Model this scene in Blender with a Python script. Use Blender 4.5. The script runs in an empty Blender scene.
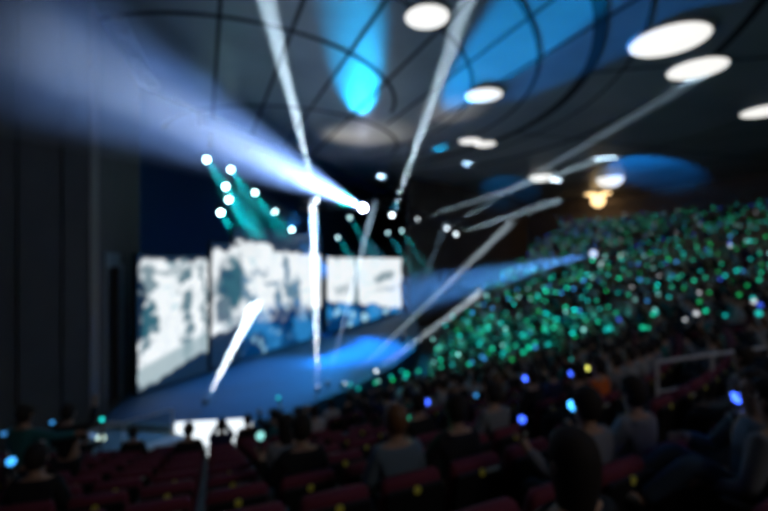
import bpy, bmesh, math, random
from mathutils import Vector, Matrix, noise

R = random.Random(11)
sc = bpy.context.scene
col = sc.collection

# ------------------------------------------------------------------ camera
EYE = 6.8            # eye height above the pit floor
F = 427.0            # focal length in pixels of the 768 wide frame
HOR = 262.0          # image row of the horizon
def at(px, py, d):
    """a point of the hall seen at that bearing, d metres ahead of the camera"""
    return Vector(((px - 384) / F * d, d, EYE - (py - HOR) / F * d))
cam_d = bpy.data.cameras.new('camera')
cam = bpy.data.objects.new('camera', cam_d); col.objects.link(cam)
cam_d.sensor_width = 36; cam_d.lens = F * 36 / 768
cam_d.shift_y = (HOR - 255.5) / 768
cam_d.clip_start = .02; cam_d.clip_end = 300
cam.location = (0, 0, EYE); cam.rotation_euler = (math.pi / 2, 0, 0)
cam_d.dof.use_dof = True                      # the lens is focused far too near: all is soft
cam_d.dof.focus_distance = .3
cam_d.dof.aperture_fstop = cam_d.lens / 1000 / (7.6 / F * .3)
cam_d.dof.aperture_blades = 0
sc.camera = cam

# ------------------------------------------------------------------ world, exposure
w = bpy.data.worlds.new('world'); sc.world = w; w.use_nodes = True
w.node_tree.nodes['Background'].inputs[0].default_value = (.06, .09, .11, 1)
w.node_tree.nodes['Background'].inputs[1].default_value = .05
vs = sc.view_settings
vs.view_transform = 'Standard'; vs.look = 'None'; vs.exposure = 0; vs.gamma = 1; vs.use_curve_mapping = False
cy = sc.cycles
cy.max_bounces = 4; cy.diffuse_bounces = 2; cy.glossy_bounces = 2; cy.transmission_bounces = 3
cy.transparent_max_bounces = 48; cy.volume_bounces = 0
cy.sample_clamp_indirect = 2.0
cy.use_denoising = True

# ------------------------------------------------------------------ big lights
def aim(o, a, b):
    o.location = a
    o.rotation_euler = (Vector(b) - Vector(a)).to_track_quat('-Z', 'Y').to_euler()
def spot(name, a, b, half, color, power, blend=.3, size=.05, falloff=None):
    l = bpy.data.lights.new(name, 'SPOT'); l.color = color; l.energy = power
    l.spot_size = max(2 * half, math.radians(1)); l.spot_blend = blend; l.shadow_soft_size = size
    if falloff:
        l.use_nodes = True
        nt = l.node_tree; em = nt.nodes['Emission']
        f = nt.nodes.new('ShaderNodeLightFalloff'); f.inputs[0].default_value = 1
        nt.links.new(f.outputs[falloff], em.inputs[1])
    o = bpy.data.objects.new(name, l); col.objects.link(o); aim(o, a, b)
    return o
def area(name, loc, tgt, sx, sy, color, power):
    l = bpy.data.lights.new(name, 'AREA'); l.shape = 'RECTANGLE'; l.size = sx; l.size_y = sy
    l.color = color; l.energy = power
    o = bpy.data.objects.new(name, l); col.objects.link(o); aim(o, loc, tgt)
    return o
rad = math.radians
# unseen weak fill added behind the camera to brighten seats and plates
area('rear_fill_light', (10, -5, EYE + 8), (4, 6, EYE - 3), 6, 3, (1, .93, .9), 155)
# blue wash over the stage
spot('stage_wash_light', at(300, 185, 34), at(330, 345, 29), rad(22), (.005, .27, 1), 110000, .8, .4)
spot('stage_wash_light', at(365, 190, 36), at(272, 385, 21), rad(13), (.01, .32, 1), 26000, .8, .4)
spot('stage_wash_light', at(400, 190, 40), at(370, 350, 27), rad(22), (.0, .42, .8), 9000, .9, .4)
# green wash over the stalls beside the stage
spot('stalls_wash_light', at(330, 185, 34), at(490, 345, 20), rad(13), (.0, 1, .72), 50000, .9, .4)
spot('stalls_wash_light', at(420, 190, 40), at(640, 300, 24), rad(20), (.0, .7, .7), 3200, .9, .4)
# washes thrown along the ceiling from the truss
def ceil_pt(px, py): return at(px, py, 9 * F / (HOR - py))
CW = [((365, 205, 40), (357, 74), 4.2, (.0, .42, .95), 190, .7, 'Constant'),
      ((392, 212, 41), (512, 45), 5.2, (.0, .34, .95), 330, .6, 'Constant'),
      ((400, 214, 41), (655, 8), 5.5, (.0, .22, .8), 110, .8, 'Constant'),
      ((405, 216, 43), (440, 148), 2.6, (.0, .5, 1), 60000, .3, None),
      ((590, 225, 30), (645, 168), 13, (.0, .28, 1), 24000, .5, None),
      ((480, 240, 30), (508, 188), 9.0, (.0, .34, 1), 16000, .7, None),
      ((300, 228, 30), (185, 75), 8.0, (.03, .16, .6), 3000, .9, None)]
for s, t, h, c, p, bl, fo in CW:
    spot('ceiling_wash_light', at(*s), ceil_pt(*t), rad(h), c, p, bl, .1, fo)
spot('ceiling_fill_light', at(300, 330, 26), ceil_pt(395, 60), rad(46), (.4, .66, .85), 1100, 1, .5)
spot('ceiling_fill_light', at(520, 300, 30), ceil_pt(650, 90), rad(50), (.05, .5, .75), 4200, 1, .5)
spot('ceiling_fill_light', at(300, 235, 32), ceil_pt(365, 135), rad(22), (1, .9, .75), 4000, 1, .5)
spot('ceiling_fill_light', at(420, 260, 32), ceil_pt(450, 112), rad(12), (1, .88, .8), 2600, 1, .5)

# ------------------------------------------------------------------ materials
MATS = {}
def mat(name, color=(.5, .5, .5), rough=.6, metal=0, emit=None, strength=0, bump=0, bscale=20, var=0, vscale=5,
        alpha=1, sample=True, trans=0):
    if name in MATS: return MATS[name]
    m = bpy.data.materials.new(name); m.use_nodes = True; MATS[name] = m
    nt = m.node_tree; b = nt.nodes['Principled BSDF']
    b.inputs['Base Color'].default_value = (*color, 1); b.inputs['Roughness'].default_value = rough
    b.inputs['Metallic'].default_value = metal
    if trans: b.inputs['Transmission Weight'].default_value = trans; b.inputs['IOR'].default_value = 1.05
    if emit:
        b.inputs['Emission Color'].default_value = (*emit, 1); b.inputs['Emission Strength'].default_value = strength
    tc = nt.nodes.new('ShaderNodeTexCoord')
    n = nt.nodes.new('ShaderNodeTexNoise'); n.inputs['Scale'].default_value = vscale; n.inputs['Detail'].default_value = 5
    nt.links.new(tc.outputs['Object'], n.inputs['Vector'])
    rmp = nt.nodes.new('ShaderNodeMix'); rmp.data_type = 'RGBA'
    v = var or .12
    rmp.inputs[6].default_value = (*[c * (1 - v) for c in color], 1)
    rmp.inputs[7].default_value = (*[min(1, c * (1 + v)) for c in color], 1)
    nt.links.new(n.outputs['Fac'], rmp.inputs[0]); nt.links.new(rmp.outputs[2], b.inputs['Base Color'])
    if bump:
        n2 = nt.nodes.new('ShaderNodeTexNoise'); n2.inputs['Scale'].default_value = bscale
        bp = nt.nodes.new('ShaderNodeBump'); bp.inputs['Strength'].default_value = bump
        nt.links.new(tc.outputs['Object'], n2.inputs['Vector'])
        nt.links.new(n2.outputs['Fac'], bp.inputs['Height']); nt.links.new(bp.outputs['Normal'], b.inputs['Normal'])
    if not sample: m.cycles.emission_sampling = 'NONE'
    return m
def haze(density, g=.3):
    k = 'haze %.3f %.2f' % (density, g)
    if k in MATS: return MATS[k]
    m = bpy.data.materials.new('stage_haze'); m.use_nodes = True; MATS[k] = m
    nt = m.node_tree; nt.nodes.clear()
    o = nt.nodes.new('ShaderNodeOutputMaterial'); v = nt.nodes.new('ShaderNodeVolumeScatter')
    v.inputs['Color'].default_value = (1, 1, 1, 1); v.inputs['Density'].default_value = density
    v.inputs['Anisotropy'].default_value = g
    nt.links.new(v.outputs[0], o.inputs['Volume'])
    return m
M_ceiling = mat('ceiling_panel', (.28, .30, .31), .36, bump=.6, bscale=.8, var=.45, vscale=.3)
M_seam = mat('ceiling_seam', (.01, .012, .014), .8)
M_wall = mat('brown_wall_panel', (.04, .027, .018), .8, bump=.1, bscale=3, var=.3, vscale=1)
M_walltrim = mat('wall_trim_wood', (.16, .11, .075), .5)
M_rear = mat('upper_wall_plaster', (.11, .085, .075), .8, var=.25, vscale=.3)
M_black = mat('black_paint', (.006, .007, .008), .7)
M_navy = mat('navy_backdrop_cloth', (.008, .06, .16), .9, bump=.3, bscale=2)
M_concrete = mat('dark_carpeted_step', (.035, .03, .032), .9, bump=.2, bscale=8)
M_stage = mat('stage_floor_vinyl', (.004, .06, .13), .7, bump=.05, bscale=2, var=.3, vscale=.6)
M_pit = mat('pit_floor', (.03, .035, .04), .8)
M_fascia = mat('grey_fascia', (.6, .62, .64), .6, var=.3, vscale=1.2)
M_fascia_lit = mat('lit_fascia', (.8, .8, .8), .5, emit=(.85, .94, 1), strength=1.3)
M_lamp = mat('ceiling_lamp_diffuser', (.9, .9, .88), .4, emit=(1, .98, .93), strength=1.0)
M_lamp_warm = mat('ceiling_lamp_warm', (.9, .8, .6), .4, emit=(1, .66, .3), strength=2.5)
M_metal = mat('truss_metal', (.1, .1, .11), .4, metal=.8)
M_rail = mat('rail_metal', (.8, .82, .84), .4)
M_glass = mat('balustrade_glass', (.5, .7, .75), .1, trans=.9)
M_maroon = mat('maroon_upholstery', (.17, .022, .045), .85, bump=.2, bscale=60)
M_shell = mat('black_seat_shell', (.008, .007, .008), .6)
M_plate = mat('yellow_number_plate', (.95, .85, .1), .4)
M_strip = mat('silver_row_strip', (.55, .58, .5), .4)
M_skin = mat('skin', (.5, .3, .2), .55)
M_hair = mat('dark_hair', (.02, .013, .01), .8, bump=.4, bscale=80)
M_hair2 = mat('brown_hair', (.2, .09, .035), .5, bump=.4, bscale=80)
M_jeans = mat('blue_denim', (.06, .1, .16), .9, bump=.2, bscale=90)
M_trousers = mat('black_trousers', (.012, .012, .015), .9)
M_shoe = mat('dark_shoe', (.03, .03, .03), .6)
TOPS = {'black': (.012, .012, .014), 'white': (.6, .6, .6), 'grey': (.22, .23, .25), 'teal': (.03, .2, .2),
        'navy': (.02, .03, .09), 'green': (.05, .2, .1), 'brown': (.15, .07, .03), 'striped grey': (.35, .36, .36),
        'orange': (.8, .16, .02), 'slate blue': (.13, .19, .24)}
def M_top(c): return mat(c.replace(' ', '_') + '_top_cloth', TOPS[c], .9, bump=.15, bscale=70)
STK = {'green': (.0, .85, .45), 'teal': (.0, .75, .68), 'pale cyan': (.35, .95, .9), 'blue': (.04, .12, 1),
       'deep green': (.0, .5, .12), 'pink': (1, .35, .4), 'white': (.9, .95, 1), 'sky blue': (.05, .4, 1), 'yellow': (.9, .9, .15)}
def M_stick(c, s=16): return mat(c.replace(' ', '_') + '_glow_%d' % s, (.3, .3, .3), .4, emit=STK[c], strength=s, sample=False)

# ------------------------------------------------------------------ mesh helpers
def obj(name, bm, m, parent=None, smooth=False, link=True):
    me = bpy.data.meshes.new(name)
    bmesh.ops.recalc_face_normals(bm, faces=bm.faces)
    bm.to_mesh(me); bm.free()
    for x in (m if isinstance(m, (list, tuple)) else [m]): me.materials.append(x)
    if smooth:
        for p in me.polygons: p.use_smooth = True
    o = bpy.data.objects.new(name, me)
    if link: col.objects.link(o)
    if parent: o.parent = parent
    return o
def tag(o, label=None, cat=None, group=None, kind=None):
    if label: o['label'] = label
    if cat: o['category'] = cat
    if group: o['group'] = group
    if kind: o['kind'] = kind
    return o
def empty(name, loc=(0, 0, 0), rz=0):
    o = bpy.data.objects.new(name, None); col.objects.link(o); o.location = loc; o.rotation_euler = (0, 0, rz)
    o.empty_display_size = .2
    return o
KIDS = {}
def copy_tree(o, parent=None):
    c = o.copy(); col.objects.link(c)
    if parent: c.parent = parent
    for ch in list(o.children): copy_tree(ch, c)
    return c
def box(bm, c, s, rot=None, bevel=0, mi=0):
    mt = Matrix.Translation(c) @ (rot.to_4x4() if rot else Matrix.Identity(4)) @ Matrix.Diagonal((*s, 1))
    r = bmesh.ops.create_cube(bm, size=1, matrix=mt)
    fs = {f for v in r['verts'] for f in v.link_faces}
    for f in fs: f.material_index = mi
    if bevel:
        es = list({e for v in r['verts'] for e in v.link_edges})
        bmesh.ops.bevel(bm, geom=es, offset=bevel, segments=2, affect='EDGES', profile=.5)
def cone(bm, a, b, ra, rb, n=12, mi=0, caps=True):
    a, b = Vector(a), Vector(b); d = b - a
    q = d.to_track_quat('Z', 'Y')
    mt = Matrix.Translation((a + b) / 2) @ q.to_matrix().to_4x4()
    r = bmesh.ops.create_cone(bm, cap_ends=caps, segments=n, radius1=ra, radius2=rb, depth=d.length, matrix=mt)
    for f in {f for v in r['verts'] for f in v.link_faces}: f.material_index = mi
def ball(bm, c, s, sub=2, mi=0, rot=None):
    if not isinstance(s, (tuple, list)): s = (s, s, s)
    mt = Matrix.Translation(c) @ (rot.to_4x4() if rot else Matrix.Identity(4)) @ Matrix.Diagonal((*s, 1))
    r = bmesh.ops.create_icosphere(bm, subdivisions=sub, radius=1, matrix=mt)
    for f in {f for v in r['verts'] for f in v.link_faces}: f.material_index = mi
def B(): return bmesh.new()
def prism(bm, pts, z0, z1, mi=0):
    lo = [bm.verts.new((x, y, z0)) for x, y in pts]; hi = [bm.verts.new((x, y, z1)) for x, y in pts]
    n = len(pts)
    fs = [bm.faces.new(lo[::-1]), bm.faces.new(hi)]
    for i in range(n): fs.append(bm.faces.new((lo[i], lo[(i + 1) % n], hi[(i + 1) % n], hi[i])))
    for f in fs: f.material_index = mi
def slab(bm, a, b, z0, z1, th, mi=0):
    """upright panel from plan point a to plan point b, thickness th to its left"""
    a, b = Vector(a[:2]), Vector(b[:2]); d = (b - a).normalized(); n = Vector((-d.y, d.x)) * th
    prism(bm, [a, b, b + n, a + n], z0, z1, mi)

# ------------------------------------------------------------------ setting
C = Vector((-8, 20.6))                # centre the rows curve about
CC = Vector((-8, 24))                 # centre of the ceiling rings
H = EYE + 9
ST = EYE - 5.7                        # stage top
WA, WW = Vector((-12.4, 21.7)), Vector((-10.3, 15.3))
LA, LB = Vector((-10.6, 18.2)), Vector((1.8, 48.0))
U = (LB - LA).normalized(); NRM = Vector((U.y, -U.x))

bm = B(); prism(bm, [(-30, -12), (50, -12), (62, 20), (50, 60), (20, 78), (-30, 78)], -.3, 0)
tag(obj('floor', bm, M_pit), kind='structure')

# ceiling: disc of radius 50, cut off along the stage opening
pts = []
for i in range(97):
    a = math.radians(-118 + i * 200 / 96)
    pts.append((CC.x + 50.3 * math.cos(a), CC.y + 50.3 * math.sin(a)))
pts += [(-1.2, 49), (-12.4, 21.7), (-10.2, 15), (-9.2, 6), (-9.0, -20)]
bm = B(); prism(bm, pts, H, H + .3)
tag(obj('ceiling', bm, M_ceiling), kind='structure')
def ring(r, wd, a0, a1, name, CC=CC):
    bm = B(); n = 90; vs_ = []
    for i in range(n + 1):
        a = math.radians(a0 + (a1 - a0) * i / n)
        row = []
        for rr, z in ((r - wd / 2, H), (r - wd / 2, H - .03), (r + wd / 2, H - .03), (r + wd / 2, H)):
            row.append(bm.verts.new((CC.x + rr * math.cos(a), CC.y + rr * math.sin(a), z)))
        vs_.append(row)
    for i in range(n):
        for k in range(3): bm.faces.new((vs_[i][k], vs_[i][k + 1], vs_[i + 1][k + 1], vs_[i + 1][k]))
    tag(obj(name, bm, M_seam), kind='structure')
for k, (r, wd, a0, a1) in enumerate([(8.5, .2, -150, 20), (8.6, .2, -128, 12), (12.7, .17, -100, 60), (15.7, .16, -95, 62), (18, .5, -90, 62),
                                     (19.6, .1, -90, 62), (23, .3, -85, 62), (31, .14, -70, 62), (40, .14, -60, 62)]):
    ring(r, wd, a0, a1, 'trim_%d' % (k + 1), Vector((-7.5, 33)) if k == 0 else CC)
k = 10
for x20 in (-7.8, -4.95, -2.1, .75, 3.6, 6.45):
    y1 = min(40, 36 + x20 * .3) if x20 < 3 else 28
    bm = B(); slab(bm, (x20 + .424 * 9, 11), (x20 - .424 * (y1 - 20), y1), H - .03, H, .15)
    tag(obj('trim_%d' % k, bm, M_seam), kind='structure'); k += 1
for ang in (-38, -12, 18):
    a = math.radians(ang); d = Vector((math.cos(a), math.sin(a)))
    bm = B(); slab(bm, CC + d * 18, CC + d * 45, H - .03, H, .1)
    tag(obj('trim_%d' % k, bm, M_seam), kind='structure'); k += 1
# ceiling edge moulding at the left, where the ceiling meets the side wall
bm = B()
for i in range(10):
    a = WW.lerp(WA, i / 10); b = WW.lerp(WA, (i + .8) / 10)
    slab(bm, b + Vector((.45, .1)), a + Vector((.45, .1)), H - .25 - .12 * (i % 3), H, .4)
tag(obj('trim_%d' % k, bm, mat('pale_moulding', (.4, .43, .45), .7)), kind='structure'); k += 1

# walls
def wallslab(name, a, b, z0, z1, m, th=.4, flip=False):
    bm = B(); slab(bm, *((b, a) if flip else (a, b)), z0, z1, th); return tag(obj(name, bm, m), kind='structure')
# side wall beyond the doorway, in three pieces around it
pA = WW.lerp(WA, .12); pB = WW.lerp(WA, .42); pC = WW.lerp(WA, 1.0)
bm = B()
slab(bm, WW, pA, 0, H, .4); slab(bm, pB, pC, 0, H, .4); slab(bm, pA, pB, EYE - .2, H, .4); slab(bm, pA, pB, 0, ST, .4)
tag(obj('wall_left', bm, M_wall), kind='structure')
bm = B(); slab(bm, pA - Vector((.25, -.05)), pB - Vector((.25, -.05)), ST, EYE - .22, .08)
tag(obj('door_1', bm, M_black), kind='structure')
bm = B()
for p, q in ((pA, pA.lerp(pB, .1)), (pB, pB.lerp(pC, .14))): slab(bm, p + Vector((.07, 0)), q + Vector((.07, 0)), ST, EYE - .1, .07)
slab(bm, pA + Vector((.07, 0)), pB + Vector((.07, 0)), EYE - .2, EYE + .35, .07)
tag(obj('trim_%d' % k, bm, mat('grey_door_frame', (.13, .14, .15), .6)), kind='structure'); k += 1
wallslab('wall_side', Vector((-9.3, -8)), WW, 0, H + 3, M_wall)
bm = B(); slab(bm, WW + Vector((.05, -.4)), WW + Vector((.02, .1)), 0, H, .25)
tag(obj('trim_%d' % k, bm, M_walltrim), kind='structure'); k += 1
for i in range(6):     # panel battens of the side wall
    p = Vector((-9.3, -8)).lerp(WW, .55 + .075 * i)
    bm = B(); slab(bm, p + Vector((.04, 0)), p + Vector((.042, .09)), 0, H, .06)
    tag(obj('trim_%d' % k, bm, M_wall), kind='structure'); k += 1
# upper wall behind the stands
bm = B(); n = 80; rows = []
for i in range(n + 1):
    a = math.radians(-60 + 150 * i / n); row = []
    for r, z in ((50, 0), (50, H - 1.7), (49.75, H - 1.7), (49.75, H - 1.4), (50, H - 1.4), (50, H + .3), (50.4, H + .3), (50.4, 0)):
        row.append(bm.verts.new((CC.x + r * math.cos(a), CC.y + r * math.sin(a), z)))
    rows.append(row)
for i in range(n):
    for j in range(7): bm.faces.new((rows[i][j], rows[i][j + 1], rows[i + 1][j + 1], rows[i + 1][j]))
tag(obj('wall_back', bm, M_rear), kind='structure')
# stage house: navy backdrop behind the screens
S0 = WA + Vector((-.3, .2)); S1 = WA + U * 48
bm = B(); slab(bm, S1 - NRM * 7, S0 - NRM * 7, 0, H + 3, .3)
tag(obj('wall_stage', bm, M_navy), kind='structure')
bm = B(); slab(bm, S0 - NRM * 7, S0, 0, H + 3, .3); 
tag(obj('wall_stage_left', bm, M_navy), kind='structure')
bm = B(); slab(bm, S0 + U * 4.2, S1, EYE + 8.2, H + 3, .3)
tag(obj('trim_%d' % k, bm, M_navy), kind='structure'); k += 1
# dark flank wall between the stage and the far stands
bm = B(); slab(bm, (2.6, 45), (17, 58), 0, H, .3); slab(bm, (17, 58), (23, 66), 0, H, .3)
tag(obj('wall_flank', bm, M_rear), kind='structure')

# stage
front = [(-10.15, 15.4), (-7.25, 14.9), (-4.7, 15.3), (-3.0, 17.0), (-1.2, 19.8), (.6, 23.6), (2.0, 28), (2.9, 34), (3.3, 45)]
bm = B(); prism(bm, front + [(S1 - NRM * 6.6)[:], (S0 + U - NRM * 6.6)[:], (-11.9, 21.6)], .0, ST)
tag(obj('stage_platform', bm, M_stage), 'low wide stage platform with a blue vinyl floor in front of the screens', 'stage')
bm = B(); slab(bm, (-10.1, 15.2), (-7.25, 14.8), 0, ST + .02, .08)
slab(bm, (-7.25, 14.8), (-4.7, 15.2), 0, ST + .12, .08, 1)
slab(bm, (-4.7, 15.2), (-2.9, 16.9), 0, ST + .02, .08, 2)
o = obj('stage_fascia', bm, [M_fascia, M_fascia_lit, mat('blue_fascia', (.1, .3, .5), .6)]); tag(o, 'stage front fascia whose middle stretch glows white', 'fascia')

# terraces
def rise(r):
    if r < 19: return EYE - 2.5 - .33 * (19 - r)
    if r < 22: return EYE - 2.5 + .25 * (r - 19)
    return EYE - 1.75 + .26 * (r - 22)
ROWS = [10.9 + .9 * i for i in range(36)]
def inside(p):
    """left of the straight end of the stands"""
    a, b = Vector((-.6, 17.2)), Vector((20.6, 50))
    if p.y < 12: return True
    return (b.x - a.x) * (p.y - a.y) - (b.y - a.y) * (p.x - a.x) < 0
def pol(r, phi): return Vector((C.x + r * math.sin(phi), C.y - r * math.cos(phi)))
def phimax(r):
    ph = rad(30)
    while ph < rad(150) and inside(pol(r, ph)): ph += rad(.5)
    return ph
def phimin(r): return -math.asin(min(1, 1.25 / r)) if r < 30 else 0
bm = B()
for i, r in enumerate(ROWS):
    a0, a1 = phimin(r), phimax(r); n = max(8, int((a1 - a0) / rad(2.5)))
    r0, r1 = r - .5, r + .4; z = rise(r); zl = rise(r - .9) if i else 0
    prev = None
    for j in range(n + 1):
        a = a0 + (a1 - a0) * j / n
        p0, p1 = pol(r0, a), pol(r1, a)
        v = [bm.verts.new((p0.x, p0.y, zl)), bm.verts.new((p0.x, p0.y, z)), bm.verts.new((p1.x, p1.y, z))]
        if prev:
            bm.faces.new((prev[0], prev[1], v[1], v[0])); bm.faces.new((prev[1], prev[2], v[2], v[1]))
        prev = v
    p0, p1 = pol(r0, a1), pol(r1, a1)
    bm.faces.new([bm.verts.new(x) for x in ((p0.x, p0.y, 0), (p1.x, p1.y, 0), (p1.x, p1.y, z), (p0.x, p0.y, z))])
tag(obj('terraced_stand', bm, M_concrete), 'curved stepped stand that carries all the seat rows', 'stand', kind='structure')

# ------------------------------------------------------------------ LED screens
def fbm(x, y, s=0, o=4): return noise.fractal(Vector((x, y, s)), .8, 2.1, o)
def lerp3(a, b, t): return [a[i] + (b[i] - a[i]) * t for i in range(3)]
def ss(a, b, x):
    t = max(0, min(1, (x - a) / (b - a))); return t * t * (3 - 2 * t)
WHITE, TEAL, DARK, BLUE = (.92, .97, 1.0), (.03, .13, .18), (.005, .02, .05), (.0, .09, .4)
def blob(t, z, ct, cz, rt, rz):
    t += fbm(t * .8, z * .8, 51, 3) * .35 + fbm(t * 2.4, z * 2.4, 71, 2) * .3; z += fbm(t * .8, z * .8, 61, 3) * .35 + fbm(t * 2.1, z * 2.1, 81, 2) * .35
    return 1 - ss(.6, 1.1, math.hypot((t - ct) / rt, (z - cz) / rz))
def content(t, z, part):
    e = fbm(t * .9, z * .9, 3) * .45
    tex = fbm(t * .9, z * 2.2, 9)
    c = lerp3(WHITE, (.45, .68, .75), ss(.35, 1.0, tex))
    vein = 1 - ss(.0, .12, abs(fbm(t * 1.1, z * 1.1, 21)))
    c = lerp3(c, TEAL, .14 * vein)
    c = lerp3(c, (.25, .42, .48), .12 * ss(.1, .6, fbm(t * 2.3, z * 1.2, 44)))
    if part == 'left':
        low = -5.5 + .28 * t
        edge = min(t - .15 - e * .8, .05 + e * .6 - z, z - low + e * .5)
        k = max(blob(t, z, .5, -2.8, .42, 1.5), .9 * blob(t, z, 2.6, -2, .36, 4.2) * ss(-.35, .2, tex + .25), .8 * blob(t, z, .4, -.8, .6, .9),
                .8 * blob(t, z, 3.7, -2.2, .2, 3), .5 * blob(t, z, 1.6, -.3, 2.4, .3))
        c = lerp3(c, TEAL, min(1, k))
        c = lerp3(c, (.3, .42, .46), ss(low + 1.0, low + .8, z) * .8)
        return lerp3(DARK, c, ss(-.1, .08, edge))
    if part == 'slim':
        edge = min(t - .05 - e * .3, .3 + .28 * t + e * 1.2 - z, z + 3.9 - .25 * t + e * .8)
        k = max(blob(t, z, 1.6, -1.1, 1.7, 1.5), .9 * blob(t, z, .9, -2.6, .7, 1.4), .6 * blob(t, z, 1.9, -3.4, .8, .8))
        c = lerp3(c, lerp3((.02, .08, .14), TEAL, .5 + tex), min(1, k))
        return lerp3(DARK, c, ss(-.1, .08, edge))
    if part == 'centre':
        top = 1.25 - .05 * t + e * .5 - (.35 if t > 3.6 else 0)
        low = -3.1 - ss(4, 9, t) * .3 + e * 2.4
        k = max(.95 * blob(t, z, .2, -1.2, 1.3, 1.2), blob(t, z, 5.0, -.6, .45, 1.2), .95 * blob(t, z, 5.6, -1.9, .8, .9), .85 * blob(t, z, 1.0, -2.0, 1.3, .3), blob(t, z, 4.9, -.8, .4, 1.3), blob(t, z, 4.9, .1, .25, .4), .95 * blob(t, z, 6.2, -2.1, .5, 1.2), .95 * blob(t, z, 1.2, -2.1, .9, .5),
                .9 * blob(t, z, 4.1, -2.2, .35, 1.1), .85 * blob(t, z, 3.4, -1.4, .9, .22), .8 * blob(t, z, 6.6, -2.2, .3, 1.3), .6 * blob(t, z, 2.4, -.6, 1.2, .3), .7 * blob(t, z, 5.6, -3.3, 1.3, .7))
        c = lerp3(c, lerp3(TEAL, (.05, .22, .45), .35 + .4 * tex), min(1, k) * .96)
        b = lerp3((.0, .03, .12), (.02, .2, .5), ss(-.3, .5, fbm(t * .5, z * .7, 5)))
        b = lerp3(b, (.3, .6, .8), .75 * ss(.3, .6, fbm(t * .9, z * .9, 31)))
        c = lerp3(b, c, ss(low - .6, low + .6, z))
        return lerp3(DARK, c, ss(-.1, .08, min(top - z, t - .1 - e)))
    if part == 'right':
        edge = min(.25 + e * .7 - z + .02 * t, 16.4 + e - t); low = -3.0 - .13 * t + e * .6
        k = max(.9 * blob(t, z, 5.0, -2.4, .5, 4), .75 * blob(t, z, 11.5, -1.6 + .1 * (t - 10), 3.2, .55), .5 * blob(t, z, 12, -2.8, 3.5, .3), .5 * blob(t, z, 2.4, -2.2, 2.0, .35))
        c = lerp3(c, TEAL, min(1, k))
        b = lerp3((.0, .03, .12), (.02, .24, .6), ss(-.3, .5, fbm(t * .4, z * .7, 5)))
        b = lerp3(b, (.4, .75, .95), .9 * ss(.3, .55, fbm(t * .6, z * .9, 33)))
        c = lerp3(b, c, ss(low - .12, low + .12, z))
        return lerp3((.0, .015, .05), c, ss(-.15, .1, edge))
M_screen = bpy.data.materials.new('led_screen_picture'); M_screen.use_nodes = True
nt = M_screen.node_tree; bs = nt.nodes['Principled BSDF']; at_n = nt.nodes.new('ShaderNodeAttribute'); at_n.attribute_name = 'picture'
bs.inputs['Base Color'].default_value = (.01, .01, .01, 1); bs.inputs['Roughness'].default_value = .4
nt.links.new(at_n.outputs['Color'], bs.inputs['Emission Color']); bs.inputs['Emission Strength'].default_value = 1.0
def screen(part, t0, t1, z0, z1, off, label):
    root = empty('led_screen', (LA.x + U.x * t0 + NRM.x * off, LA.y + U.y * t0 + NRM.y * off, EYE + z0), math.atan2(U.y, U.x))
    tag(root, label, 'screen', 'led screens behind the stage')
    L, hh = t1 - t0, z1 - z0
    nx, nz = int(L / .09), int(hh / .09)
    me = bpy.data.meshes.new('picture_surface'); vv = []; ff = []; cc = []
    for j in range(nz + 1):
        for i in range(nx + 1):
            x, z = L * i / nx, hh * j / nz
            vv.append((x, -.13, z)); cc.extend((*content(x, z0 + z, part), 1))
    for j in range(nz):
        for i in range(nx):
            a = j * (nx + 1) + i; ff.append((a, a + 1, a + nx + 2, a + nx + 1))
    me.from_pydata(vv, [], ff)
    ca = me.color_attributes.new('picture', 'FLOAT_COLOR', 'POINT'); ca.data.foreach_set('color', cc)
    me.materials.append(M_screen)
    s = bpy.data.objects.new('picture_surface', me); col.objects.link(s); s.parent = root
    s['label'] = 'glowing picture of pale shapes'
    bm = B(); box(bm, (L / 2, 0, hh / 2), (L + .1, .24, hh + .1), bevel=.02); obj('screen_cabinet', bm, M_black, root)
    bm = B()
    for fx in (.08, .92):
        cone(bm, (L * fx, .2, EYE * 0 - (EYE + z0 - ST) + .0), (L * fx, .2, hh), .06, .06, 8)
    obj('support_post', bm, M_metal, root)
    return root
screen('left', 0, 3.9, -5.6, .3, 0, 'leftmost tall led screen showing a pale sheet, beside the dark doorway')
screen('slim', 4.0, 6.2, -5.4, 1.0, .15, 'slim led screen with a dark figure, between the left and the central screen')
screen('centre', 6.3, 15.8, -5.65, 2.0, -.5, 'large central led screen with dark figure shapes over blue')
screen('right', 15.9, 32.6, -5.5, .4, 0, 'long rightmost led screen showing pale bands, farthest from the door')

# ------------------------------------------------------------------ trusses and stage lanterns
def truss(a, b, label, s=.35):
    a, b = Vector(a), Vector(b); root = empty('lighting_truss', a); tag(root, label, 'truss', 'lighting trusses')
    d = b - a; q = d.to_track_quat('X', 'Z').to_matrix(); n = int(d.length / .9)
    bm = B(); offs = [q @ Vector((0, y, z)) for y, z in ((-s, -s), (s, -s), (s, s), (-s, s))]
    for o in offs: cone(bm, o, d + o, .045, .045, 6)
    obj('chord', bm, M_metal, root)
    bm = B()
    for i in range(n):
        p, r_ = d * (i / n), d * ((i + 1) / n)
        for k in range(4): cone(bm, p + offs[k], r_ + offs[(k + 1) % 4], .022, .022, 5)
    obj('lacing', bm, M_metal, root)
    bm = B()
    for f in (.1, .5, .9): cone(bm, d * f + Vector((0, 0, s)), d * f + Vector((0, 0, H - a.z - d.z * f)), .02, .02, 5)
    obj('hanging_cable', bm, M_black, root)
truss(at(196, 156, 27), at(300, 226, 34), 'sloping truss with round teal lanterns above the left screens')
truss(at(300, 205, 35), at(400, 205, 42), 'truss above the central screen carrying the bright white lantern')
truss(at(404, 216, 42), at(470, 226, 46), 'short truss right of the screens with three pale lanterns')
FIX = {}
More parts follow.
